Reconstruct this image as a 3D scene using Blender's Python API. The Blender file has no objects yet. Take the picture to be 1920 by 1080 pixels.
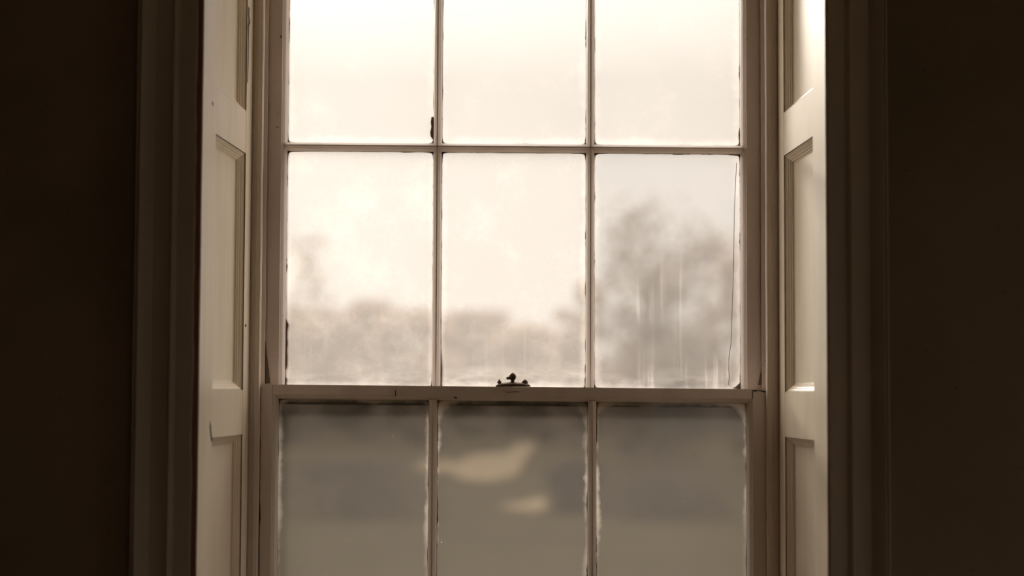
import bpy, bmesh, math, random
from mathutils import Vector, Matrix, noise

# ---------------------------------------------------------------- camera, world, sun
C = bpy.context.scene.collection
sc = bpy.context.scene
W, H, F = 1920, 1080, 3400.0          # focal length in pixels of the 1920x1080 frame
EYE = 1.57
CAM = Vector((0, -3.54, EYE))
ROT = Matrix.Rotation(math.radians(90 + 3.28), 3, 'X') @ Matrix.Rotation(math.radians(0.24), 3, 'Z')
FLOOR, CEIL, GROUND = 0.0, 3.1, EYE - 3.0

cd = bpy.data.cameras.new('camera')
cam = bpy.data.objects.new('camera', cd); C.objects.link(cam)
cam.matrix_world = Matrix.Translation(CAM) @ ROT.to_4x4()
cd.sensor_width = 36; cd.lens = F * 36 / W
cd.clip_start = 0.05; cd.clip_end = 2000
cd.dof.use_dof = True; cd.dof.focus_distance = 3.56; cd.dof.aperture_fstop = 1.9
sc.camera = cam

vs = sc.view_settings
sc.display_settings.display_device = 'sRGB'
vs.view_transform = 'Standard'; vs.look = 'None'; vs.exposure = 0.0; vs.gamma = 1.0; vs.use_curve_mapping = False

SUN_DIR = Vector((0.32, -0.92, -0.285)).normalized()     # the way the low hazy sun's light travels
w = bpy.data.worlds.new('overcast_sky'); sc.world = w; w.use_nodes = True
nt = w.node_tree; nt.nodes.clear()
tc = nt.nodes.new('ShaderNodeTexCoord')
dot = nt.nodes.new('ShaderNodeVectorMath'); dot.operation = 'DOT_PRODUCT'
dot.inputs[1].default_value = (-SUN_DIR.x, -SUN_DIR.y, -SUN_DIR.z)
nt.links.new(tc.outputs['Generated'], dot.inputs[0])
mx = nt.nodes.new('ShaderNodeMath'); mx.operation = 'MAXIMUM'; mx.inputs[1].default_value = 0.0
nt.links.new(dot.outputs['Value'], mx.inputs[0])
pw = nt.nodes.new('ShaderNodeMath'); pw.operation = 'POWER'; pw.inputs[1].default_value = 14.0
nt.links.new(mx.outputs[0], pw.inputs[0])
ma = nt.nodes.new('ShaderNodeMath'); ma.operation = 'MULTIPLY_ADD'
ma.inputs[1].default_value = 0.45; ma.inputs[2].default_value = 0.68
nt.links.new(pw.outputs[0], ma.inputs[0])
# the cloud cover is brighter overhead than near the horizon
sep = nt.nodes.new('ShaderNodeSeparateXYZ'); nt.links.new(tc.outputs['Generated'], sep.inputs[0])
zr = nt.nodes.new('ShaderNodeMapRange'); zr.inputs['From Min'].default_value = .17; zr.inputs['From Max'].default_value = .8
zr.inputs['To Min'].default_value = 1.0; zr.inputs['To Max'].default_value = 8.0
nt.links.new(sep.outputs['Z'], zr.inputs['Value'])
mu = nt.nodes.new('ShaderNodeMath'); mu.operation = 'MULTIPLY'
nt.links.new(ma.outputs[0], mu.inputs[0]); nt.links.new(zr.outputs['Result'], mu.inputs[1])
bg = nt.nodes.new('ShaderNodeBackground'); bg.inputs['Color'].default_value = (.975, 0.92, 0.862, 1)
nt.links.new(mu.outputs[0], bg.inputs['Strength'])
wo = nt.nodes.new('ShaderNodeOutputWorld'); nt.links.new(bg.outputs[0], wo.inputs['Surface'])

sl = bpy.data.lights.new('hazy_sun', 'SUN'); sl.energy = 2.1; sl.angle = math.radians(9); sl.color = (1.0, 0.91, 0.79)
so = bpy.data.objects.new('hazy_sun', sl); C.objects.link(so)
so.rotation_euler = SUN_DIR.to_track_quat('-Z', 'Y').to_euler(); so.location = (-8, 20, 9)

sc.cycles.use_denoising = True
sc.cycles.max_bounces = 10; sc.cycles.diffuse_bounces = 6; sc.cycles.transparent_max_bounces = 24
sc.cycles.sample_clamp_indirect = 6.0

# ---------------------------------------------------------------- helpers
def U(px, py, Y):
    """the point on the plane y = Y that a measured pixel of the photograph shows"""
    d = ROT @ Vector(((px - W / 2) / F, (H / 2 - py) / F, -1.0))
    return CAM + d * ((Y - CAM.y) / d.y)

def G(px, py):
    """the point on the ground outside"""
    d = ROT @ Vector(((px - W / 2) / F, (H / 2 - py) / F, -1.0))
    return CAM + d * ((GROUND - CAM.z) / d.z)

def obj(name, bm, mat, parent=None, smooth=False, kind=None, label=None, cat=None, group=None):
    me = bpy.data.meshes.new(name)
    bmesh.ops.recalc_face_normals(bm, faces=bm.faces)
    if smooth:
        for f in bm.faces: f.smooth = True
    bm.to_mesh(me); bm.free()
    for m in (mat if isinstance(mat, (list, tuple)) else [mat]): me.materials.append(m)
    o = bpy.data.objects.new(name, me); C.objects.link(o)
    if parent: o.parent = parent; o.matrix_parent_inverse = parent.matrix_basis.inverted()
    tag(o, label, cat, group, kind)
    return o

def tag(o, label=None, cat=None, group=None, kind=None):
    if label: o['label'] = label
    if cat: o['category'] = cat
    if group: o['group'] = group
    if kind: o['kind'] = kind
    return o

def empty(name, loc, **k):
    o = bpy.data.objects.new(name, None); C.objects.link(o); o.location = loc
    o.empty_display_size = 0.05
    return tag(o, **k)

def box(bm, x0, x1, y0, y1, z0, z1):
    vs_ = [bm.verts.new((x, y, z)) for x in (x0, x1) for y in (y0, y1) for z in (z0, z1)]
    for f in ((0, 1, 3, 2), (4, 6, 7, 5), (0, 4, 5, 1), (2, 3, 7, 6), (0, 2, 6, 4), (1, 5, 7, 3)):
        bm.faces.new([vs_[i] for i in f])

def sweep(bm, prof, p0, p1, u, v, n=1, jit=None, amp=0.0, seed=0.0, freq=18.0):
    """sweep a closed (a, b) profile from p0 to p1; a runs along u, b along v; jit = profile indices that wander"""
    p0, p1, u, v = Vector(p0), Vector(p1), Vector(u).normalized(), Vector(v).normalized()
    L = (p1 - p0).length; rings = []
    for i in range(n + 1):
        t = i / n; p = p0.lerp(p1, t); ring = []
        for k, (a, b) in enumerate(prof):
            if jit and k in jit:
                s = noise.noise(Vector((t * L * freq, seed, k * .01))) + .6 * noise.noise(Vector((t * L * freq * 4, seed + 9, 0)))
                a = a + amp * s
            ring.append(bm.verts.new(p + u * a + v * b))
        rings.append(ring)
    m = len(prof)
    for i in range(n):
        for k in range(m):
            bm.faces.new((rings[i][k], rings[i][(k + 1) % m], rings[i + 1][(k + 1) % m], rings[i + 1][k]))
    bm.faces.new(rings[0]); bm.faces.new(rings[-1][::-1])

def lathe(bm, prof, c, n=16, sx=1.0, sy=1.0):
    """prof: (radius, height) pairs turned about the vertical through c"""
    c = Vector(c); rings = []
    for r, h in prof:
        rings.append([bm.verts.new(c + Vector((r * sx * math.cos(2 * math.pi * k / n), r * sy * math.sin(2 * math.pi * k / n), h))) for k in range(n)])
    for i in range(len(rings) - 1):
        for k in range(n):
            bm.faces.new((rings[i][k], rings[i][(k + 1) % n], rings[i + 1][(k + 1) % n], rings[i + 1][k]))
    bm.faces.new(rings[0][::-1]); bm.faces.new(rings[-1])

# ---------------------------------------------------------------- materials
class N:
    def __init__(s, name):
        s.m = bpy.data.materials.new(name); s.m.use_nodes = True
        s.t = s.m.node_tree; s.t.nodes.clear()
        s.out = s.t.nodes.new('ShaderNodeOutputMaterial')
    def new(s, typ, **kw):
        n = s.t.nodes.new(typ)
        for k, v in kw.items(): setattr(n, k, v)
        return n
    def lk(s, a, b): s.t.links.new(a, b)
    def put(s, sock, v):
        if isinstance(v, bpy.types.NodeSocket): s.lk(v, sock)
        else: sock.default_value = v
    def math(s, op, *a, clamp=False):
        n = s.new('ShaderNodeMath', operation=op); n.use_clamp = clamp
        for i, v in enumerate(a): s.put(n.inputs[i], v)
        return n.outputs[0]
    def noise(s, vec, scale, detail=3, rough=.55):
        n = s.new('ShaderNodeTexNoise'); n.inputs['Scale'].default_value = scale
        n.inputs['Detail'].default_value = detail; n.inputs['Roughness'].default_value = rough
        s.lk(vec, n.inputs['Vector']); return n.outputs['Fac']
    def step(s, v, a, b, lo=0.0, hi=1.0):
        n = s.new('ShaderNodeMapRange', interpolation_type='SMOOTHSTEP')
        s.put(n.inputs['Value'], v); n.inputs['From Min'].default_value = a; n.inputs['From Max'].default_value = b
        n.inputs['To Min'].default_value = lo; n.inputs['To Max'].default_value = hi
        return n.outputs['Result']
    def scaled(s, vec, sx, sy, sz, off=(0, 0, 0)):
        n = s.new('ShaderNodeMapping'); n.inputs['Scale'].default_value = (sx, sy, sz); n.inputs['Location'].default_value = off
        s.lk(vec, n.inputs['Vector']); return n.outputs[0]

def paint(name, col, col2, rough=.45, bump=.25, scale=14, grain=True, dirt=.5):
    """old brushed paint: two tones in long vertical streaks, specks of dirt, faint brush-mark bump"""
    q = N(name); co = q.new('ShaderNodeTexCoord').outputs['Object']
    a = q.noise(q.scaled(co, 1, 1, .18 if grain else 1), scale, 4)
    fine = q.noise(q.scaled(co, 1, 1, .12 if grain else 1), scale * 9, 3)
    blot = q.noise(co, scale * .35, 5)
    mix = q.new('ShaderNodeMix', data_type='RGBA')
    mix.inputs[6].default_value = (*col, 1); mix.inputs[7].default_value = (*col2, 1)
    q.lk(q.step(q.math('ADD', q.math('MULTIPLY', a, .6), q.math('MULTIPLY', blot, .4)), .38, .66), mix.inputs[0])
    sp = q.step(q.noise(co, 95, 2), .73, .78)
    mix2 = q.new('ShaderNodeMix', data_type='RGBA'); q.lk(mix.outputs[2], mix2.inputs[6])
    mix2.inputs[7].default_value = tuple(c * .25 for c in col2) + (1,)
    q.lk(q.math('MULTIPLY', sp, dirt), mix2.inputs[0])
    b = q.new('ShaderNodeBsdfPrincipled'); q.lk(mix2.outputs[2], b.inputs['Base Color'])
    b.inputs['Roughness'].default_value = rough; b.inputs['Specular IOR Level'].default_value = .3
    bp = q.new('ShaderNodeBump'); bp.inputs['Strength'].default_value = bump; bp.inputs['Distance'].default_value = .0012
    q.lk(q.math('ADD', fine, q.math('MULTIPLY', blot, 1.5)), bp.inputs['Height']); q.lk(bp.outputs[0], b.inputs['Normal'])
    q.lk(b.outputs[0], q.out.inputs['Surface'])
    return q.m

def plain(name, col, rough=.6, metal=0.0, scale=30, var=.3, spec=.5):
    q = N(name); co = q.new('ShaderNodeTexCoord').outputs['Object']
    mix = q.new('ShaderNodeMix', data_type='RGBA')
    mix.inputs[6].default_value = (*[c * (1 - var) for c in col], 1); mix.inputs[7].default_value = (*[min(1, c * (1 + var)) for c in col], 1)
    q.lk(q.noise(co, scale, 4), mix.inputs[0])
    b = q.new('ShaderNodeBsdfPrincipled'); q.lk(mix.outputs[2], b.inputs['Base Color'])
    b.inputs['Roughness'].default_value = rough; b.inputs['Metallic'].default_value = metal; b.inputs['Specular IOR Level'].default_value = spec
    q.lk(b.outputs[0], q.out.inputs['Surface'])
    return q.m

SASH = paint('sash_paint', (.74, .64, .575), (.62, .54, .49))
FRAME = paint('frame_paint', (.76, .66, .57), (.64, .56, .49))
SHUT = paint('shutter_paint', (.87, .77, .62), (.78, .68, .53), rough=.4, dirt=.25)
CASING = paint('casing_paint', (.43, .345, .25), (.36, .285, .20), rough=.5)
EDGESHADE = plain('shaded_edge', (.16, .07, .04), .7)
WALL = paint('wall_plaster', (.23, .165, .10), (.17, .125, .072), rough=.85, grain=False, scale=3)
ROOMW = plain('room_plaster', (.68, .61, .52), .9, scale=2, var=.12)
FLOORM = plain('floor_boards', (.20, .12, .07), .6, scale=6)
CEILM = plain('ceiling_plaster', (.70, .64, .57), .9, scale=2, var=.1)
PUTTY = plain('old_putty', (.20, .12, .08), .9, scale=60)
BRONZE = plain('aged_bronze', (.09, .055, .035), .45, .6, scale=80)
SILL = plain('stained_sill', (.16, .11, .07), .7, scale=9)
CHIP = plain('bared_wood', (.17, .125, .095), .85, scale=120, var=.5)
SHADECRACK = plain('gap_shade_and_crack', (.06, .045, .035), .8)  # colour of the cracks, and painted-in gap shade on the upper meeting rail

def film(name, hw, hh, seed, base, tint, edge, ew, r, blot=.1, streak=0.0, smear=0.0, wipe=0.0, alb=(.86, .79, .73), top=0.0):
    """grime on one pane (UV in metres from its centre): a veil that thickens to its rim and rounded corners"""
    q = N(name); uv = q.new('ShaderNodeUVMap').outputs[0]
    sp = q.new('ShaderNodeSeparateXYZ'); q.lk(uv, sp.inputs[0]); x, y = sp.outputs[0], sp.outputs[1]
    off = q.scaled(uv, 1, 1, 1, (seed * 3.7, seed * 1.9, seed))
    n1 = q.noise(off, 9, 4); n2 = q.noise(off, 42, 4, .65)
    wob = q.math('MULTIPLY', q.math('SUBTRACT', n1, .5), .035)
    wob = q.math('ADD', wob, q.math('MULTIPLY', q.math('SUBTRACT', n2, .5), .012))
    px = q.math('MAXIMUM', q.math('SUBTRACT', q.math('ABSOLUTE', x), hw - r), 0.0)
    py = q.math('MAXIMUM', q.math('SUBTRACT', q.math('ABSOLUTE', y), hh - r), 0.0)
    d = q.math('SUBTRACT', q.math('SQRT', q.math('ADD', q.math('MULTIPLY', px, px), q.math('MULTIPLY', py, py))), r)
    rim = q.step(q.math('ADD', d, wob), -ew, .004)
    if top: rim = q.math('MULTIPLY', rim, q.math('MULTIPLY', q.step(y, -hh * top, hh * .95), q.step(q.noise(off, 4, 2), .36, .58, .25, 1.0)))
    fac = q.math('ADD', base, q.math('MULTIPLY', rim, edge))
    fac = q.math('ADD', fac, q.math('MULTIPLY', q.math('SUBTRACT', n1, .5), blot))
    fac = q.math('ADD', fac, q.math('MULTIPLY', q.math('SUBTRACT', n2, .5), blot * .4))
    if streak:
        s1 = q.noise(q.scaled(uv, 1, .035, 1, (seed, 0, seed)), 60, 3, .6)
        msk = q.step(q.noise(off, 5, 2), .42, .62)
        low = q.step(y, hh * .3, -hh * .5)
        fac = q.math('ADD', fac, q.math('MULTIPLY', q.math('MULTIPLY', q.math('MULTIPLY', q.step(s1, .50, .68), msk), low), streak))
    if smear:
        s2 = q.noise(q.scaled(uv, .35, 1, 1, (seed, seed, 0)), 24, 6, .7)
        low = q.step(y, -hh * .72, -hh * .98)
        fac = q.math('ADD', fac, q.math('MULTIPLY', q.math('MULTIPLY', q.step(s2, .42, .62), low), smear))
    if wipe:
        s3 = q.noise(q.scaled(uv, 1, 3.2, 1, (seed * 2, seed, 0)), 13, 5, .75)
        fac = q.math('ADD', fac, q.math('MULTIPLY', q.step(s3, .66, .72), wipe))
    # few small flecks
    fl = q.step(q.noise(off, 120, 1), .80, .84)
    fac = q.math('ADD', fac, q.math('MULTIPLY', fl, .25), clamp=True)
    t = q.new('ShaderNodeBsdfTransparent'); t.inputs['Color'].default_value = (*tint, 1)
    g = q.new('ShaderNodeBsdfTranslucent'); g.inputs['Color'].default_value = (*alb, 1)
    m = q.new('ShaderNodeMixShader'); q.lk(fac, m.inputs[0])
    q.lk(t.outputs[0], m.inputs[1]); q.lk(g.outputs[0], m.inputs[2]); q.lk(m.outputs[0], q.out.inputs['Surface'])
    return q.m

def leaf_mat(name, col, var=.3):
    q = N(name); co = q.new('ShaderNodeTexCoord').outputs['Object']
    mix = q.new('ShaderNodeMix', data_type='RGBA')
    mix.inputs[6].default_value = (*[c * (1 - var) for c in col], 1); mix.inputs[7].default_value = (*[min(1, c * (1 + var)) for c in col], 1)
    q.lk(q.noise(co, .8, 3), mix.inputs[0])
    a = q.new('ShaderNodeBsdfDiffuse'); q.lk(mix.outputs[2], a.inputs['Color'])
    b = q.new('ShaderNodeBsdfTranslucent'); q.lk(mix.outputs[2], b.inputs['Color'])
    m = q.new('ShaderNodeMixShader'); m.inputs[0].default_value = .35
    q.lk(a.outputs[0], m.inputs[1]); q.lk(b.outputs[0], m.inputs[2]); q.lk(m.outputs[0], q.out.inputs['Surface'])
    return q.m

def clear_glass():
    q = N('window_glass')
    t = q.new('ShaderNodeBsdfTransparent'); t.inputs['Color'].default_value = (.97, .97, .96, 1)
    g = q.new('ShaderNodeBsdfGlossy'); g.inputs['Roughness'].default_value = .03
    m = q.new('ShaderNodeMixShader'); m.inputs[0].default_value = .03
    q.lk(t.outputs[0], m.inputs[1]); q.lk(g.outputs[0], m.inputs[2]); q.lk(m.outputs[0], q.out.inputs['Surface'])
    return q.m
GLASS = clear_glass()

# ---------------------------------------------------------------- the room
YW = -.47                              # room face of the window wall
ZT, ZB = EYE + 1.02, EYE - 1.08        # top and bottom of the window opening
def room():
    bm = bmesh.new()
    HW = .585
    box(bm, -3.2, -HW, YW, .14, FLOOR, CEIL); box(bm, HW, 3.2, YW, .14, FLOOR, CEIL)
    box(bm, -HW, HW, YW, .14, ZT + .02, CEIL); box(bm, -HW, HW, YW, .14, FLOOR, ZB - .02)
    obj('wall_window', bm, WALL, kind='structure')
    bm = bmesh.new(); box(bm, -3.3, -3.2, -6.35, .14, FLOOR, CEIL); obj('wall_left', bm, ROOMW, kind='structure')
    # unseen windows added behind and right of the camera to brighten the room
    a, b = .8, 2.9
    bm = bmesh.new(); x0, x1 = .7, 2.3
    for p, q in ((-3.3, x0), (x1, 3.3)): box(bm, p, q, -6.35, -6.2, FLOOR, CEIL)
    box(bm, x0, x1, -6.35, -6.2, FLOOR, a); box(bm, x0, x1, -6.35, -6.2, b, CEIL)
    obj('wall_back', bm, ROOMW, kind='structure')
    bm = bmesh.new(); y0, y1 = -3.0, -1.6
    for p, q in ((-6.2, y0), (y1, .14)): box(bm, 3.2, 3.35, p, q, FLOOR, CEIL)
    box(bm, 3.2, 3.35, y0, y1, FLOOR, a); box(bm, 3.2, 3.35, y0, y1, b, CEIL)
    obj('wall_right', bm, ROOMW, kind='structure')
    for i, (c, wd, rz) in enumerate(((Vector(((x0 + x1) / 2, -6.28, a)), x1 - x0, 0), (Vector((3.28, (y0 + y1) / 2, a)), y1 - y0, math.pi / 2))):
        root = empty('window_%d' % (i + 2), c, kind='structure'); h = b - a; hw = wd / 2
        def part(name, bm, mat):
            bmesh.ops.transform(bm, matrix=Matrix.Translation(c) @ Matrix.Rotation(rz, 4, 'Z'), verts=bm.verts)
            obj(name, bm, mat, root)
        bm = bmesh.new()
        for q in ((-hw, -hw + .06, 0, h), (hw - .06, hw, 0, h), (-hw + .06, hw - .06, 0, .08), (-hw + .06, hw - .06, h - .06, h)): box(bm, q[0], q[1], -.03, .03, q[2], q[3])
        part('window_frame', bm, SASH)
        bm = bmesh.new(); box(bm, -.01, .01, -.02, .02, .08, h - .06)
        for k in (1, 2, 3): box(bm, -hw + .06, hw - .06, -.018, .018, k * h / 4 - .01, k * h / 4 + .01)
        part('muntin', bm, SASH)
        bm = bmesh.new(); box(bm, -hw + .05, hw - .05, -.0015, .0015, .05, h - .05); part('glass_pane', bm, GLASS)
    bm = bmesh.new(); box(bm, -3.3, 3.3, -6.35, .14, FLOOR - .1, FLOOR); obj('floor', bm, FLOORM, kind='structure')
    bm = bmesh.new(); box(bm, -3.3, 3.3, -6.35, .14, CEIL, CEIL + .1); obj('ceiling', bm, CEILM, kind='structure')
room()

# architrave: measured at the casing face
YC = -.49
xl = U(364, 540, YC).x; xr = U(1553.5, 540, YC).x
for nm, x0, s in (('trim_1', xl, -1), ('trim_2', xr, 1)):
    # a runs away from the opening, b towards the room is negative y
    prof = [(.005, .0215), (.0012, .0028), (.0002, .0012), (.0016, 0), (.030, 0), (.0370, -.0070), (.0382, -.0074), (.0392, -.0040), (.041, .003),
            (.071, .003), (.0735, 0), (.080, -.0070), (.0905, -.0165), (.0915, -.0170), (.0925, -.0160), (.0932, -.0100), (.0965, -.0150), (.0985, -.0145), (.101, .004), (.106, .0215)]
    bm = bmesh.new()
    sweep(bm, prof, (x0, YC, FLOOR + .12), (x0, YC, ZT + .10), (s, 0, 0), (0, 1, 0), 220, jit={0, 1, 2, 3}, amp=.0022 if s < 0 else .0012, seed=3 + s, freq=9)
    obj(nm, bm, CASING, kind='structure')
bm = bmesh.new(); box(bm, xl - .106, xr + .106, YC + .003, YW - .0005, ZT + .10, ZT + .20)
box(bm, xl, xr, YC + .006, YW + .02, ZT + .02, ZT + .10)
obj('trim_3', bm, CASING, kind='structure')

# ---------------------------------------------------------------- fixed window frame
XBL = U(487, 720, -.012).x; XBR = U(1437.5, 720, -.012).x       # inner edges of the stop beads
def window_frame():
    root = empty('window_1', (0, .05, ZB), kind='structure')
    z0, z1 = ZB - .02, ZT + .02
    bm = bmesh.new(); wx = .585
    # pulley stiles and outside lining
    box(bm, -wx, XBL - .009, 0.0, .14, z0, z1); box(bm, XBR + .009, wx, 0.0, .14, z0, z1)
    box(bm, -wx, XBL + .012, .104, .14, z0, z1); box(bm, XBR - .012, wx, .104, .14, z0, z1)
    box(bm, -wx, wx, 0, .14, ZT - .02, z1)
    obj('window_frame', bm, FRAME, root)
    for s, x in ((-1, XBL), (1, XBR)):
        bm = bmesh.new()
        prof = [(0, 0), (0, -.008), (.002, -.012), (.010, -.013), (.0125, -.010), (.014, -.010), (.030, -.010), (.030, 0)]
        sweep(bm, prof, (x, 0, z0), (x, 0, z1), (s, 0, 0), (0, 1, 0), 160, jit={0, 1, 2}, amp=.0009, seed=20 + s, freq=7)
        obj('stop_bead', bm, FRAME, root)
        bm = bmesh.new()
        prof = [(-.0005, .046), (-.0005, .056), (.012, .056), (.012, .046)]
        sweep(bm, prof, (x, 0, z0), (x, 0, z1), (s, 0, 0), (0, 1, 0), 120, jit={0, 1}, amp=.0008, seed=30 + s, freq=9)
        obj('parting_bead', bm, FRAME, root)
    bm = bmesh.new(); box(bm, -.60, .60, -.52, .0, ZB - .045, ZB - .02); box(bm, -.60, .60, 0, .24, ZB - .06, ZB)
    obj('window_sill', bm, SILL, root)
    # panelled soffit over the shutters
    bm = bmesh.new(); box(bm, -.585, .585, YW, 0, ZT, ZT + .02)
    obj('soffit_panel', bm, SHUT, root)
window_frame()

# ---------------------------------------------------------------- shutters
def shutter(nm, s, xi, xo, label):
    """one leaf folded back against the splayed reveal; a = distance from the window, b = into the thickness"""
    D = .446
    pi_, po = Vector((xi, -.0135, 0)), Vector((xo, -D, 0))
    u = (po - pi_).normalized(); L = (po - pi_).length
    n = Vector((-u.y, u.x, 0)); n = n if n.x * s > 0 else -n           # away from the opening
    base = Vector((xi, -.0135, 0))
    root = empty(nm, (xi, -.0135, ZB + .002), label=label, cat='shutter')
    z0, z1 = ZB - .018, ZT - .002
    st0, st1 = .069 - .0135, .339 - .0135
    T = .030
    def slab(a0, a1, zz0, zz1, b0=0.0, b1=T, name='stile', jit=None, amp=0.0, seed=0, mat=SHUT, n_=1):
        bm = bmesh.new()
        sweep(bm, [(a0, b0), (a1, b0), (a1, b1), (a0, b1)], base + Vector((0, 0, zz0)), base + Vector((0, 0, zz1)), u, n, n_, jit, amp, seed, 8)
        return obj(name, bm, mat, root)
    slab(.0005, st0, z0, z1)
    slab(st1, L - .004, z0, z1, jit={1}, amp=.0016, seed=s * 5, n_=240)
    rails = [(EYE + .456, EYE + .5395), (EYE - .083, EYE + .002), (z0, EYE - .98), (EYE + .93, z1)]
    for r0, r1 in rails: slab(st0 + .0004, st1 - .0004, r0, r1, b0=.0003, name='rail')
    pans = [(EYE + .5395, EYE + .93), (EYE + .002, EYE + .456), (EYE - .98, EYE - .083)]
    mp = [(0, 0), (0, .0026), (.0014, .0028), (.0032, .0052), (.0052, .0064), (.0072, .0092), (.0092, .0102), (.0112, .0130), (.0130, .0133), (.0134, .0160), (.0165, .0166), (.0172, .0172), (.0172, .027), (0, .027)]
    for p0, p1 in pans:
        slab(st0 + .010, st1 - .010, p0 + .010, p1 - .010, b0=.0172, b1=.0255, name='panel')
        bm = bmesh.new()
        # mitred moulding loop: corners run inwards along both axes
        cs = [(st0, p0, 1, 1), (st1, p0, -1, 1), (st1, p1, -1, -1), (st0, p1, 1, -1)]
        rings = [[bm.verts.new(base + u * (a + da * m) + Vector((0, 0, z + dz * m)) + n * b) for m, b in mp] for a, z, da, dz in cs]
        for i in range(4):
            A, B = rings[i], rings[(i + 1) % 4]
            for k in range(len(mp)):
                k2 = (k + 1) % len(mp); bm.faces.new((A[k], A[k2], B[k2], B[k]))
        obj('panel_moulding', bm, SHUT, root)
    # room edge of the leaf; the gap's shade is put into its reddish colour
    bm = bmesh.new()
    sweep(bm, [(L - .004, 0), (L, .0008), (L, T), (L - .004, T)], base + Vector((0, 0, z0)), base + Vector((0, 0, z1)), u, n, 1)
    obj('edge_strip', bm, EDGESHADE, root, label='reddish brown edge of the shutter, shade of the gap put into its colour')
    return root
shutter('window_shutter', -1, U(470.5, 540, 0).x, U(375, 540, -.446).x, 'cream panelled wooden shutter folded back left of the sash window, chipped along its dark edge')
shutter('window_shutter', 1, U(1458.5, 540, 0).x, U(1550, 540, -.446).x, 'brightly lit cream panelled wooden shutter folded back right of the sash window')

# ---------------------------------------------------------------- sashes
def zat(px, py, Y): return U(px, py, Y).z
def pane(root, x0, x1, zb0, zb1, zt0, zt1, Y, mat, seed, crack=None):
    """glass sheet with the film on its outer face; ragged putty around it"""
    bm = bmesh.new(); uvl = bm.loops.layers.uv.new('UVMap')
    e = .004
    cx, cz = (x0 + x1) / 2, (zb0 + zb1 + zt0 + zt1) / 4
    q = [(x0 - e, zb0 - e), (x1 + e, zb1 - e), (x1 + e, zt1 + e), (x0 - e, zt0 + e)]
    f_ = [bm.verts.new((x, Y, z)) for x, z in q]; b_ = [bm.verts.new((x, Y + .0025, z)) for x, z in q]
    fs = [bm.faces.new(f_), bm.faces.new(b_[::-1])]
    fs[1].material_index = 1
    for i in range(4): bm.faces.new((f_[i], f_[(i + 1) % 4], b_[(i + 1) % 4], b_[i]))
    for f in bm.faces:
        for l in f.loops: l[uvl].uv = (l.vert.co.x - cx, l.vert.co.z - cz)
    g = obj('glass_pane', bm, [GLASS, mat], root)
    # putty
    bm = bmesh.new(); rnd = random.Random(seed)
    edges = [((x0, zb0), (x1, zb1), (0, 1)), ((x1, zb1), (x1, zt1), (-1, 0)), ((x1, zt1), (x0, zt0), (0, -1)), ((x0, zt0), (x0, zb0), (1, 0))]
    for k, (a, b, nn) in enumerate(edges):
        a, b = Vector(a), Vector(b); L = (b - a).length; n = int(L / .003)
        fr, bk = [], []
        for i in range(n + 1):
            t = i / n; p = a.lerp(b, t)
            s = noise.noise(Vector((t * L * 28, seed * 3.1 + k * 7, 0))) * 1.2 + noise.noise(Vector((t * L * 140, seed + k, 4))) * .8
            c = min(t, 1 - t) * L
            wdt = .0006 + .0016 * max(0, s) + .0045 * math.exp(-c / .006)
            o = p + Vector(nn) * wdt; i_ = p - Vector(nn) * .006
            fr.append((bm.verts.new((i_.x, Y + .003, i_.y)), bm.verts.new((o.x, Y + .003, o.y))))
            bk.append((bm.verts.new((i_.x, Y + .009, i_.y)), bm.verts.new((o.x - nn[0] * .0003, Y + .005, o.y - nn[1] * .0003))))
        for i in range(n):
            bm.faces.new((fr[i][0], fr[i + 1][0], fr[i + 1][1], fr[i][1]))
            bm.faces.new((bk[i][0], bk[i][1], bk[i + 1][1], bk[i + 1][0]))
            bm.faces.new((fr[i][1], fr[i + 1][1], bk[i + 1][1], bk[i][1]))
    obj('putty', bm, PUTTY, root)
    return g

def stile_prof(w_):
    return [(0, 0), (w_ - .0095, 0), (w_ - .0085, .0022), (w_ - .0075, .0028), (w_ - .0035, .0075), (w_ - .0010, .016), (w_, .022), (w_, .030), (w_ - .001, .042), (0, .042)]
def muntin_prof(h):
    return [(-.0012, 0), (.0012, 0), (.0022, .0014), (.0026, .0030), (.0058, .0085), (h - .0005, .017), (h, .022), (h, .030), (h - .0025, .041), (-h + .0025, .041), (-h, .030), (-h, .022), (-h + .0005, .017), (-.0058, .0085), (-.0026, .0030), (-.0022, .0014)]

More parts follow.
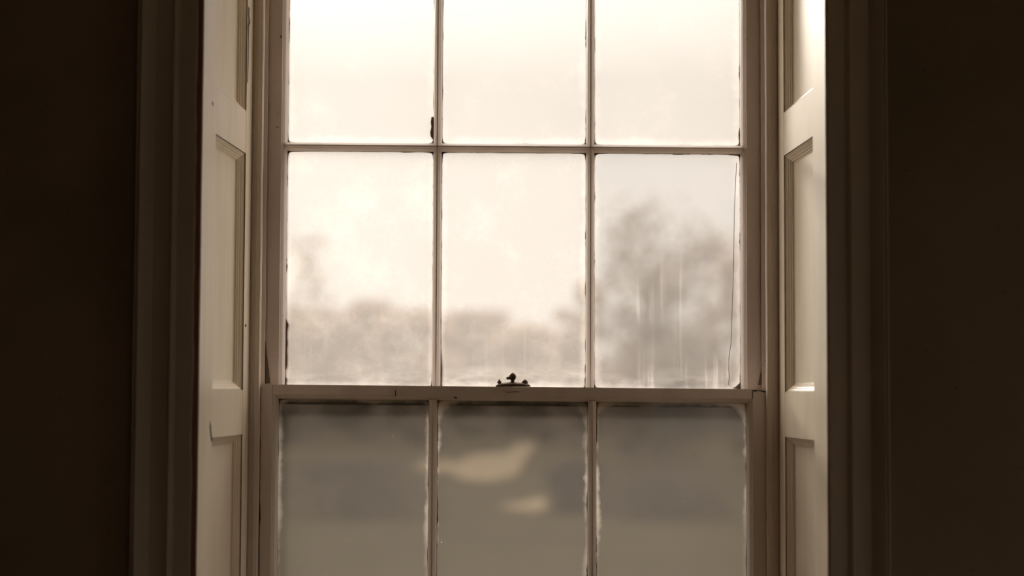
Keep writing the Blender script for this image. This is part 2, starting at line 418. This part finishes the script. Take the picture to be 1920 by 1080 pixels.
def sash(nm, Y, label, xo0, xo1, xi0, xi1, vb, hrail, ztop, zbot, mats, seed, hmunt, toprail, botrail):
    """xo = outer, xi = inner (glass) edges; ztop/zbot(x) = outer lines; hmunt(x) = height of the cross bar"""
    root = empty(nm, (0, Y + .02, zbot(0)), label=label, cat='window sash')
    for s, a, b in ((1, xo0, xi0), (-1, xo1, xi1)):
        bm = bmesh.new()
        sweep(bm, stile_prof(abs(b - a)), (a, Y, zbot(a)), (a, Y, ztop(a)), (s, 0, 0), (0, 1, 0), 120, jit={0, 9}, amp=.0007, seed=seed + s, freq=6)
        obj('stile', bm, SASH, root)
    ja, jb = xi0 - .0085, xi1 + .0085        # shoulder joints
    for name, line, h_, s in (('top_rail', ztop, toprail, -1), ('bottom_rail', zbot, botrail, 1)):
        bm = bmesh.new()
        pf = [(a, b + .0004) for a, b in stile_prof(h_)]
        sweep(bm, pf, (ja, Y, line(ja) ), (jb, Y, line(jb)), (0, 0, s), (0, 1, 0), 60, jit={1}, amp=.0006, seed=seed + 7 * s, freq=5)
        obj(name, bm, SHADECRACK if (s == 1 and Y > 0) else SASH, root)  # upper sash's bottom rail: shade between the sashes painted as a dark colour
    gt = lambda x: ztop(x) - toprail; gb = lambda x: zbot(x) + botrail
    hm = .0083
    for x in vb:
        for lo, hi in ((gb, lambda x: hmunt(x) - .001), (lambda x: hmunt(x) + .001, gt)):
            bm = bmesh.new(); pf = muntin_prof(hm)
            sweep(bm, pf, (x, Y, lo(x) - .002), (x, Y, hi(x) + .002), (1, 0, 0), (0, 1, 0), 60, jit={5, 6, 7, 11, 12, 10}, amp=.0006, seed=seed + x * 30, freq=12)
            obj('muntin', bm, SASH, root)
    bm = bmesh.new(); pf = [(a, b + .0003) for a, b in muntin_prof(hm)]
    sweep(bm, pf, (xi0 - .002, Y, hmunt(xi0)), (xi1 + .002, Y, hmunt(xi1)), (0, 0, 1), (0, 1, 0), 120, jit={5, 6, 7, 11, 12, 10}, amp=.0006, seed=seed + 5, freq=12)
    obj('muntin', bm, SASH, root)
    cols = [xi0] + sum([[x - hm, x + hm] for x in vb], []) + [xi1]
    k = 0; panes = {}
    for row in range(2):
        lo, hi = (gb, lambda x: hmunt(x) - hm) if row == 0 else (lambda x: hmunt(x) + hm, gt)
        for c in range(3):
            x0, x1 = cols[2 * c], cols[2 * c + 1]
            hw, hh = (x1 - x0) / 2, (hi(x0) - lo(x0)) / 2
            m = mats(row, c, hw, hh)
            panes[row, c] = pane(root, x0, x1, lo(x0), lo(x1), hi(x0), hi(x1), Y + .026, m, seed + k); k += 1
    return root, panes

def line(Y, *pts):
    (a, b), (c, d) = pts; p, q = U(a, b, Y), U(c, d, Y)
    return lambda x: p.z + (q.z - p.z) * (x - p.x) / (q.x - p.x)

def lower_mat(row, c, hw, hh):
    e = [(.50, .009, .022), (.66, .009, .048), (.62, .008, .042)][c]
    return film('lower_pane_grime_%d%d' % (row, c), hw, hh, 11.3 + c * 4 + row, .080, (.28, .265, .245), e[0], e[1], e[2], blot=.015, wipe=.035, top=.9, alb=(.87, .77, .67))
def upper_mat(row, c, hw, hh):
    if row == 1: return film('upper_pane_grime_%d%d' % (row, c), hw, hh, 2.2 + c, .25, (.9, .88, .86), .2, .02, .02, blot=.08)
    return film('pane_mist_%d' % c, hw, hh, 5.1 + c * 3, (.28, .275, .165)[c], (.95, .93, .91), .25, .016, (.012, .016, .03)[c],
                blot=(.06, .06, .10)[c], streak=(.03, .03, .16)[c], smear=(.10, .14, .12)[c])

YU = .058
ltop = line(0, (490, 720.5), (1430, 730))
low_root, low_panes = sash('lower_sash', 0.0, 'lower sliding sash of the window, dull grime-dimmed panes under the latch rail',
    XBL - .007, XBR + .007, U(521.5, 800, .02).x, U(1400, 800, .02).x, [U(811, 790, .0).x, U(1111, 790, 0).x], None,
    ltop, lambda x: ltop(x) - 1.055, lower_mat, 40,
    lambda x: ltop(x) - .028 - .4665 - .0083, .028, .075)
umz = line(YU, (640, 272.5), (1300, 277.5))
up_root, up_panes = sash('upper_sash', YU, 'upper sliding sash of the window, white misted panes with blurred trees beyond',
    XBL - .007, XBR + .007, U(536, 500, YU + .02).x, U(1389, 500, YU + .02).x, [U(819, 400, YU).x, U(1107.5, 400, YU).x], None,
    lambda x: umz(x) + .52, line(YU, (530, 758), (1400, 765)), upper_mat, 70,
    umz, .05, .036)

# the long crack down the right-hand pane of the upper sash
cp = [(1381, 305), (1379, 345), (1377, 390), (1376, 440), (1375.5, 490), (1374, 545), (1372, 600), (1371, 640), (1367, 668), (1366, 690), (1367.5, 708), (1365, 722)]
bm = bmesh.new()
pts = [U(a, b, YU + .0255) for a, b in cp]
for a, b in zip(pts, pts[1:]):
    sweep(bm, [(-.0005, 0), (.0005, 0), (.0005, -.0008), (-.0005, -.0008)], a, b, (1, 0, 0), (0, 1, 0))
obj('crack', bm, PUTTY, up_panes[0, 2], label='thin dark crack running down the glass')

# thick broken putty along the left stile of the upper sash and beside the left bar
def lump(root, pts, Y, name='loose_putty'):
    bm = bmesh.new(); q = [U(a, b, Y) for a, b in pts]
    f = [bm.verts.new(p) for p in q]; g = [bm.verts.new(p + Vector((0, .006, 0))) for p in q]
    bm.faces.new(f); bm.faces.new(g[::-1])
    for i in range(len(q)): bm.faces.new((f[i], f[(i + 1) % len(q)], g[(i + 1) % len(q)], g[i]))
    obj(name, bm, PUTTY, root, label='dark lump of broken putty on the glass edge')
YP = YU + .029
lump(up_root, [(530, 588), (535, 592), (538, 600), (541.5, 608), (539.5, 618), (539, 634), (540, 642), (538.5, 656), (539.5, 668), (539, 686), (536, 694), (536, 705), (538.5, 711), (537, 720), (530, 722)], YP)
lump(up_root, [(822, 640), (826.5, 644), (828, 668), (829.5, 690), (829, 705), (828.5, 722), (822, 723)], YP)
lump(up_root, [(1102, 682), (1096.5, 684), (1096, 695), (1098, 702), (1095.5, 712), (1097, 726), (1102, 726)], YP)
lump(up_root, [(1394, 700), (1388, 716), (1380, 724), (1374, 727), (1394, 729)], YP)
lump(up_root, [(818, 262), (812, 262), (807.5, 256), (806.5, 248), (808.5, 238), (807.5, 228), (809, 219), (818, 219)], YP)
lump(up_root, [(1394, 232), (1386, 240), (1384.5, 252), (1385.5, 264), (1394, 266)], YP)

def chip(nm, root, pts, Y, label, depth=.0009):
    bm = bmesh.new(); q = [U(a, b, Y) for a, b in pts]
    f = [bm.verts.new(p) for p in q]; g = [bm.verts.new(p + Vector((0, depth, 0))) for p in q]
    bm.faces.new(f); bm.faces.new(g[::-1])
    for i in range(len(q)): bm.faces.new((f[i], f[(i + 1) % len(q)], g[(i + 1) % len(q)], g[i]))
    obj(nm, bm, CHIP if nm == 'paint_chip' else SHADECRACK, root, label=label)
CH = 'dark chip where the paint has worn away'
chip('paint_chip', up_root, [(490, 612), (493, 630), (498, 640), (501, 668), (504, 690), (507, 719), (490, 719)], YU - .0006, CH)
chip('paint_chip', up_root, [(1433, 640), (1436, 652), (1436, 722), (1421, 722), (1424, 708), (1428, 690), (1430, 668)], YU - .0006, CH)
chip('paint_chip', up_root, [(526, 66), (529, 67), (528, 71), (525, 71)], YU - .0006, CH)
chip('paint_chip', up_root, [(517, 237), (524, 237.5), (522, 239), (516, 238.5)], YU - .0006, CH)
def gap(x0, y0, y1, side, seed):
    rnd = random.Random(seed); n = 60; A, B = [], []
    for i in range(n + 1):
        t = i / n; y = y0 + (y1 - y0) * t; x = x0 - side * 0 + (-3.2 if side < 0 else 1.6) * t
        wdt = 1.3 + 2.6 * max(0, noise.noise(Vector((t * 9, seed, 0)))) + 1.2 * max(0, noise.noise(Vector((t * 31, seed, 5))))
        A.append((x, y)); B.append((x - side * wdt, y))
    chip('paint_crack', low_root, A + B[::-1], -.0007, 'dark ragged crack between the sash and its bead')
gap(487.6, 722, 1120, -1, 4); gap(1438.2, 735, 1120, 1, 9)
chip('paint_crack', low_root, [(741, 731), (742.5, 731), (742, 744), (740.5, 742)], -.0007, 'hairline crack in the paint')
chip('paint_crack', low_root, [(850, 744), (854, 744), (858, 746), (856, 748), (853, 747)], -.0007, 'hairline crack in the paint')
chip('paint_crack', low_root, [(943, 731.5), (950, 735), (965, 734), (976, 734.6), (976, 735.4), (966, 735.2), (950, 736)], -.0007, 'hairline crack in the paint')
chip('paint_crack', low_root, [(1410.6, 733), (1412, 733), (1412, 748), (1410.6, 748)], -.0007, 'hairline crack in the paint')
chip('paint_crack', low_root, [(1411, 731), (1424, 731.5), (1436, 733), (1437, 736), (1430, 735), (1422, 733), (1417, 734.5), (1412, 733.5)], -.0007, 'hairline crack in the paint')
SL = [o for o in C.objects if o.name == 'window_shutter'][0]
def on_leaf(px, py, lift=.0004):
    """where a measured pixel meets the face of the left leaf"""
    a, b = Vector((U(470.5, 540, 0).x, -.0135, 0)), Vector((U(375, 540, -.446).x, -.446, 0))
    u = (b - a).normalized(); n = Vector((-u.y, u.x, 0)); n = n if n.x > 0 else -n
    d = U(px, py, 0) - CAM; t = (a + n * lift - CAM).dot(n) / d.dot(n)
    return CAM + d * t, n
def leaf_crack(pts):
    bm = bmesh.new(); f = []; g = []
    for px, py in pts:
        p, n = on_leaf(px, py); f.append(bm.verts.new(p)); g.append(bm.verts.new(p - n * .0008))
    bm.faces.new(f); bm.faces.new(g[::-1])
    for i in range(len(f)): bm.faces.new((f[i], f[(i + 1) % len(f)], g[(i + 1) % len(f)], g[i]))
    obj('paint_crack', bm, SHADECRACK, SL, label='dark ragged crack in the paint')
leaf_crack([(466, 12), (468, 16), (467.5, 30), (469.5, 42), (467, 50), (466.5, 80), (466, 120), (465, 155), (464, 155), (464.8, 110), (465.2, 70), (465, 48), (466, 40), (465.5, 26)])
leaf_crack([(459.5, 607), (462, 609), (462, 613), (459.5, 613)])
leaf_crack([(398, 190), (400, 192), (400, 200), (398.4, 196)])
leaf_crack([(394, 790), (396, 800), (396.5, 812), (399, 826), (396.5, 828), (394.8, 815), (393.6, 800)])

# sash lock on the meeting rail
def latch():
    b = U(961.5, 722, .014); z = ltop(b.x) + .0002
    root = empty('sash_lock', (b.x, .018, z)); root.parent = low_root; root.matrix_parent_inverse = low_root.matrix_basis.inverted()
    bm = bmesh.new()
    lathe(bm, [(.033, 0), (.0345, .001), (.0335, .0034), (.029, .0062), (.020, .0082), (.010, .0092), (.002, .0094)], (b.x + .0005, .018, z), 28, 1, .42)
    obj('base_plate', bm, BRONZE, root, smooth=True)
    bm = bmesh.new()
    lathe(bm, [(.0052, .005), (.0040, .009), (.0034, .0125), (.0050, .0140), (.0068, .0165), (.0072, .0195), (.0066, .0225), (.0045, .0255), (.0020, .0272), (.0006, .0280)], (b.x - .0005, .018, z), 20)
    obj('acorn_knob', bm, BRONZE, root, smooth=True)
    bm = bmesh.new()
    sweep(bm, [(-.002, -.002), (.002, -.002), (.002, .002), (-.002, .002)], (b.x - .001, .018, z + .0155), (b.x - .009, .016, z + .0165), (0, 1, 0), (0, 0, 1))
    lathe(bm, [(.0008, -.003), (.0026, -.002), (.0034, 0), (.0028, .0020), (.0010, .0032)], (b.x - .0095, .016, z + .0168), 14)
    obj('lever', bm, BRONZE, root)
    bm = bmesh.new()
    lathe(bm, [(.0020, .003), (.0026, .0068), (.0048, .0078), (.0040, .0098), (.0022, .0125), (.0006, .0150)], (b.x - .0265, .018, z), 14)
    obj('finial', bm, BRONZE, root, smooth=True)
    bm = bmesh.new()
    lathe(bm, [(.0028, .003), (.0034, .0060), (.0064, .0068), (.0062, .0092), (.0048, .0122), (.0024, .0142), (.0006, .0148)], (b.x + .0235, .018, z), 14)
    obj('finial', bm, BRONZE, root, smooth=True)
latch()

# ---------------------------------------------------------------- outside
GRASS = plain('meadow_grass', (.062, .052, .033), 1.0, scale=.25, var=.3, spec=0.0)
bm = bmesh.new(); box(bm, -200, 200, -120, 420, GROUND - .3, GROUND); obj('ground', bm, GRASS, kind='structure')
GRAVEL = plain('pale_gravel', (.25, .20, .14), 1.0, scale=3, var=.12, spec=0.0)
def patch(nm, pts):
    bm = bmesh.new(); q = [G(a, b) for a, b in pts]
    t = [bm.verts.new(p + Vector((0, 0, .02))) for p in q]; o = [bm.verts.new(p) for p in q]
    bm.faces.new(t); bm.faces.new(o[::-1])
    for i in range(len(q)): bm.faces.new((t[i], t[(i + 1) % len(q)], o[(i + 1) % len(q)], o[i]))
    obj(nm, bm, GRAVEL, kind='structure')
patch('path_1', [(775, 875), (800, 862), (860, 868), (880, 855), (950, 848), (975, 828), (1000, 820), (1004, 840), (985, 860), (970, 890), (920, 903), (870, 900), (840, 884), (800, 886)])
patch('path_2', [(930, 950), (975, 943), (1014, 932), (1030, 945), (1022, 956), (1000, 962), (965, 956)])

BARK = plain('bark', (.10, .08, .06), .9, scale=8)
LEAF = {'shrub': leaf_mat('shrub_foliage', (.09, .076, .068)), 'dark': leaf_mat('dark_foliage', (.16, .13, .11)), 'mid': leaf_mat('grey_foliage', (.27, .22, .18)), 'pale': leaf_mat('bare_twigs', (.24, .20, .16))}
def tree(nm, px, Y, top, wpx, label, kind='mid', dens=1.0, fade=1.0, seed=0, cat='tree', lift=.18, shape=1.0, leaf=.30, ncl=40, thin=0.0):
    gs = .55 if cat == 'tree' else .8
    """px/top: where the crown stands and reaches; built at its own distance, height and girth"""
    rnd = random.Random(seed)
    c = U(px, 735, Y); zt = U(px, top, Y).z; wdt = wpx * (Y + 3.54) / F
    h = zt - GROUND
    root = empty(nm, (c.x, Y, GROUND), label=label, cat=cat)
    bm = bmesh.new(); r = max(.04, h * .022)
    def limb(p, d, L, r, lev):
        e = p + d * L
        sweep(bm, [(r * math.cos(k), r * math.sin(k)) for k in (0, 1.05, 2.09, 3.14, 4.19, 5.24)], p, e, d.orthogonal(), d.cross(d.orthogonal()))
        if lev == 0: return
        for k in range(4):
            a = rnd.uniform(0, 6.28); t = rnd.uniform(.35, 1)
            dd = (d + Vector((math.cos(a), math.sin(a), rnd.uniform(0, .5))) * .8).normalized()
            limb(p + d * L * t, dd, L * rnd.uniform(.45, .62), r * .5, lev - 1)
    if cat == 'tree': limb(Vector((c.x, Y, GROUND - .05)), Vector((.02, 0, 1)).normalized(), h * .45, r, 3)
    else:
        for k in range(6):
            a = k; limb(Vector((c.x, Y, GROUND - .05)), Vector((math.cos(a) * .8, math.sin(a) * .8, 1)).normalized(), h * .5, .03, 1)
    obj('trunk' if cat == 'tree' else 'stems', bm, BARK, root)
    # crown: clumps of leaf tufts
    bm = bmesh.new(); nc = ncl
    for i in range(nc):
        t = rnd.random(); zz = lift + (1 - lift) * (t ** fade)
        prof_ = math.sqrt(max(.03, 1 - ((zz - .5 * (1 + lift * .4)) / (.56)) ** 2)) ** shape
        a = rnd.uniform(0, 6.28); rr = wdt / 2 * prof_ * math.sqrt(rnd.random()) * .82
        cc = Vector((c.x + rr * math.cos(a), Y + rr * math.sin(a) * .8, GROUND + h * zz * .94))
        cr = wdt * rnd.uniform(.10, .19)
        for k in range(int(150 * dens * (1 - thin * t * t))):
            v = Vector((rnd.gauss(0, 1), rnd.gauss(0, 1), rnd.gauss(0, .8))) * cr * gs
            p = cc + v
            if p.z < GROUND + .05: continue
            if p.z > zt: p.z = zt - rnd.random() * .3
            s = leaf * rnd.uniform(.5, 1.2)
            u_ = Vector((rnd.gauss(0, 1), rnd.gauss(0, 1), rnd.gauss(0, 1))).normalized(); v_ = u_.orthogonal().normalized()
            q = [p + u_ * s * .5, p + v_ * s * .35, p - u_ * s * .5, p - v_ * s * .35]
            bm.faces.new([bm.verts.new(x) for x in q])
    obj('foliage' if cat != 'tree' else 'crown', bm, LEAF[kind], root)
def hedge():
    rnd = random.Random(77); bm = bmesh.new(); Y = 127
    for i in range(26000):
        x = rnd.uniform(-56, 56); hgt = 5.2 + 1.2 * noise.noise(Vector((x * .2, 0, 3)))
        p = Vector((x, Y + rnd.uniform(-1.6, 1.6), GROUND + .1 + hgt * rnd.random() ** .9)); s = rnd.uniform(.3, .8)
        u_ = Vector((rnd.gauss(0, 1), rnd.gauss(0, 1), rnd.gauss(0, 1))).normalized(); v_ = u_.orthogonal().normalized()
        bm.faces.new([bm.verts.new(q) for q in (p + u_ * s * .5, p + v_ * s * .4, p - u_ * s * .5, p - v_ * s * .4)])
    # the woody heart of the hedge
    sweep(bm, [(-1.1, 0), (1.1, 0), (.9, 4.1), (-.9, 4.1)], (-55, Y, GROUND), (55, Y, GROUND), (0, 1, 0), (0, 0, 1), 60, {2, 3}, .4, 3, .3)
    obj('hedge', bm, LEAF['mid'], label='long dark hedge running along the foot of the misty tree line', cat='hedge')
hedge()
T = [
    ('tree', 578, 92, 425, 110, 'faint thin-topped tall tree at the far left, behind the upper left pane', 'pale', .14, .8, 'tree', .3, .8, .35, 46, .6),
    ('tree', 560, 100, 548, 150, 'low round misty tree at the left end of the tree line', 'mid', 1.2, .7, 'tree', .02, .6, .5, 50, 0),
    ('tree', 668, 108, 562, 170, 'broad low misty tree in the upper left pane, just right of its round neighbour', 'mid', 1.2, .7, 'tree', .02, .6, .5, 50, 0),
    ('tree', 778, 100, 580, 150, 'low misty tree behind the left glazing bar', 'mid', 1.2, .7, 'tree', .02, .6, .5, 50, 0),
    ('tree', 880, 122, 583, 170, 'low flat-topped misty tree behind the middle pane, above and left of the latch', 'mid', 1.2, .7, 'tree', .02, .6, .5, 50, 0),
    ('tree', 990, 104, 606, 150, 'lowest misty tree of the tree line, in the dip above the latch', 'mid', 1.2, .7, 'tree', .02, .6, .5, 50, 0),
    ('tree', 1085, 90, 510, 110, 'dark shoulder-shaped tree behind the right glazing bar', 'mid', 1.1, .8, 'tree', .02, .6, .4, 44, .3),
    ('tree', 1235, 70, 360, 300, 'tallest and darkest spreading tree filling the cracked right pane', 'dark', 1.0, .8, 'tree', .02, .5, .26, 80, .93),
    ('tree', 1385, 86, 430, 130, 'tall misty tree at the right edge, behind the crack in the glass', 'mid', .8, .85, 'tree', .02, .6, .35, 46, .8),
    ('shrub', 670, 40, 860, 290, 'wide dark shrub seen through the lower left pane', 'shrub', .34, .8, 'shrub', .02, 1.1, .2, 40, .6),
    ('shrub', 1078, 42, 860, 120, 'dark shrub behind the lower right glazing bar, beside the pale clearing', 'shrub', .34, .8, 'shrub', .02, 1.1, .2, 30, .6),
    ('shrub', 1270, 40, 880, 290, 'wide low dark shrub seen through the lower right pane', 'shrub', .34, .8, 'shrub', .02, 1.1, .2, 40, .6),
]
for i, (nm, px, Y, top, wpx, lab, kind, dens, fade, cat, lift, shp, lf, ncl, thin) in enumerate(T):
    tree(nm, px, Y, top, wpx, lab, kind, dens, fade, i + 1, cat, lift, shp, lf, ncl, thin)
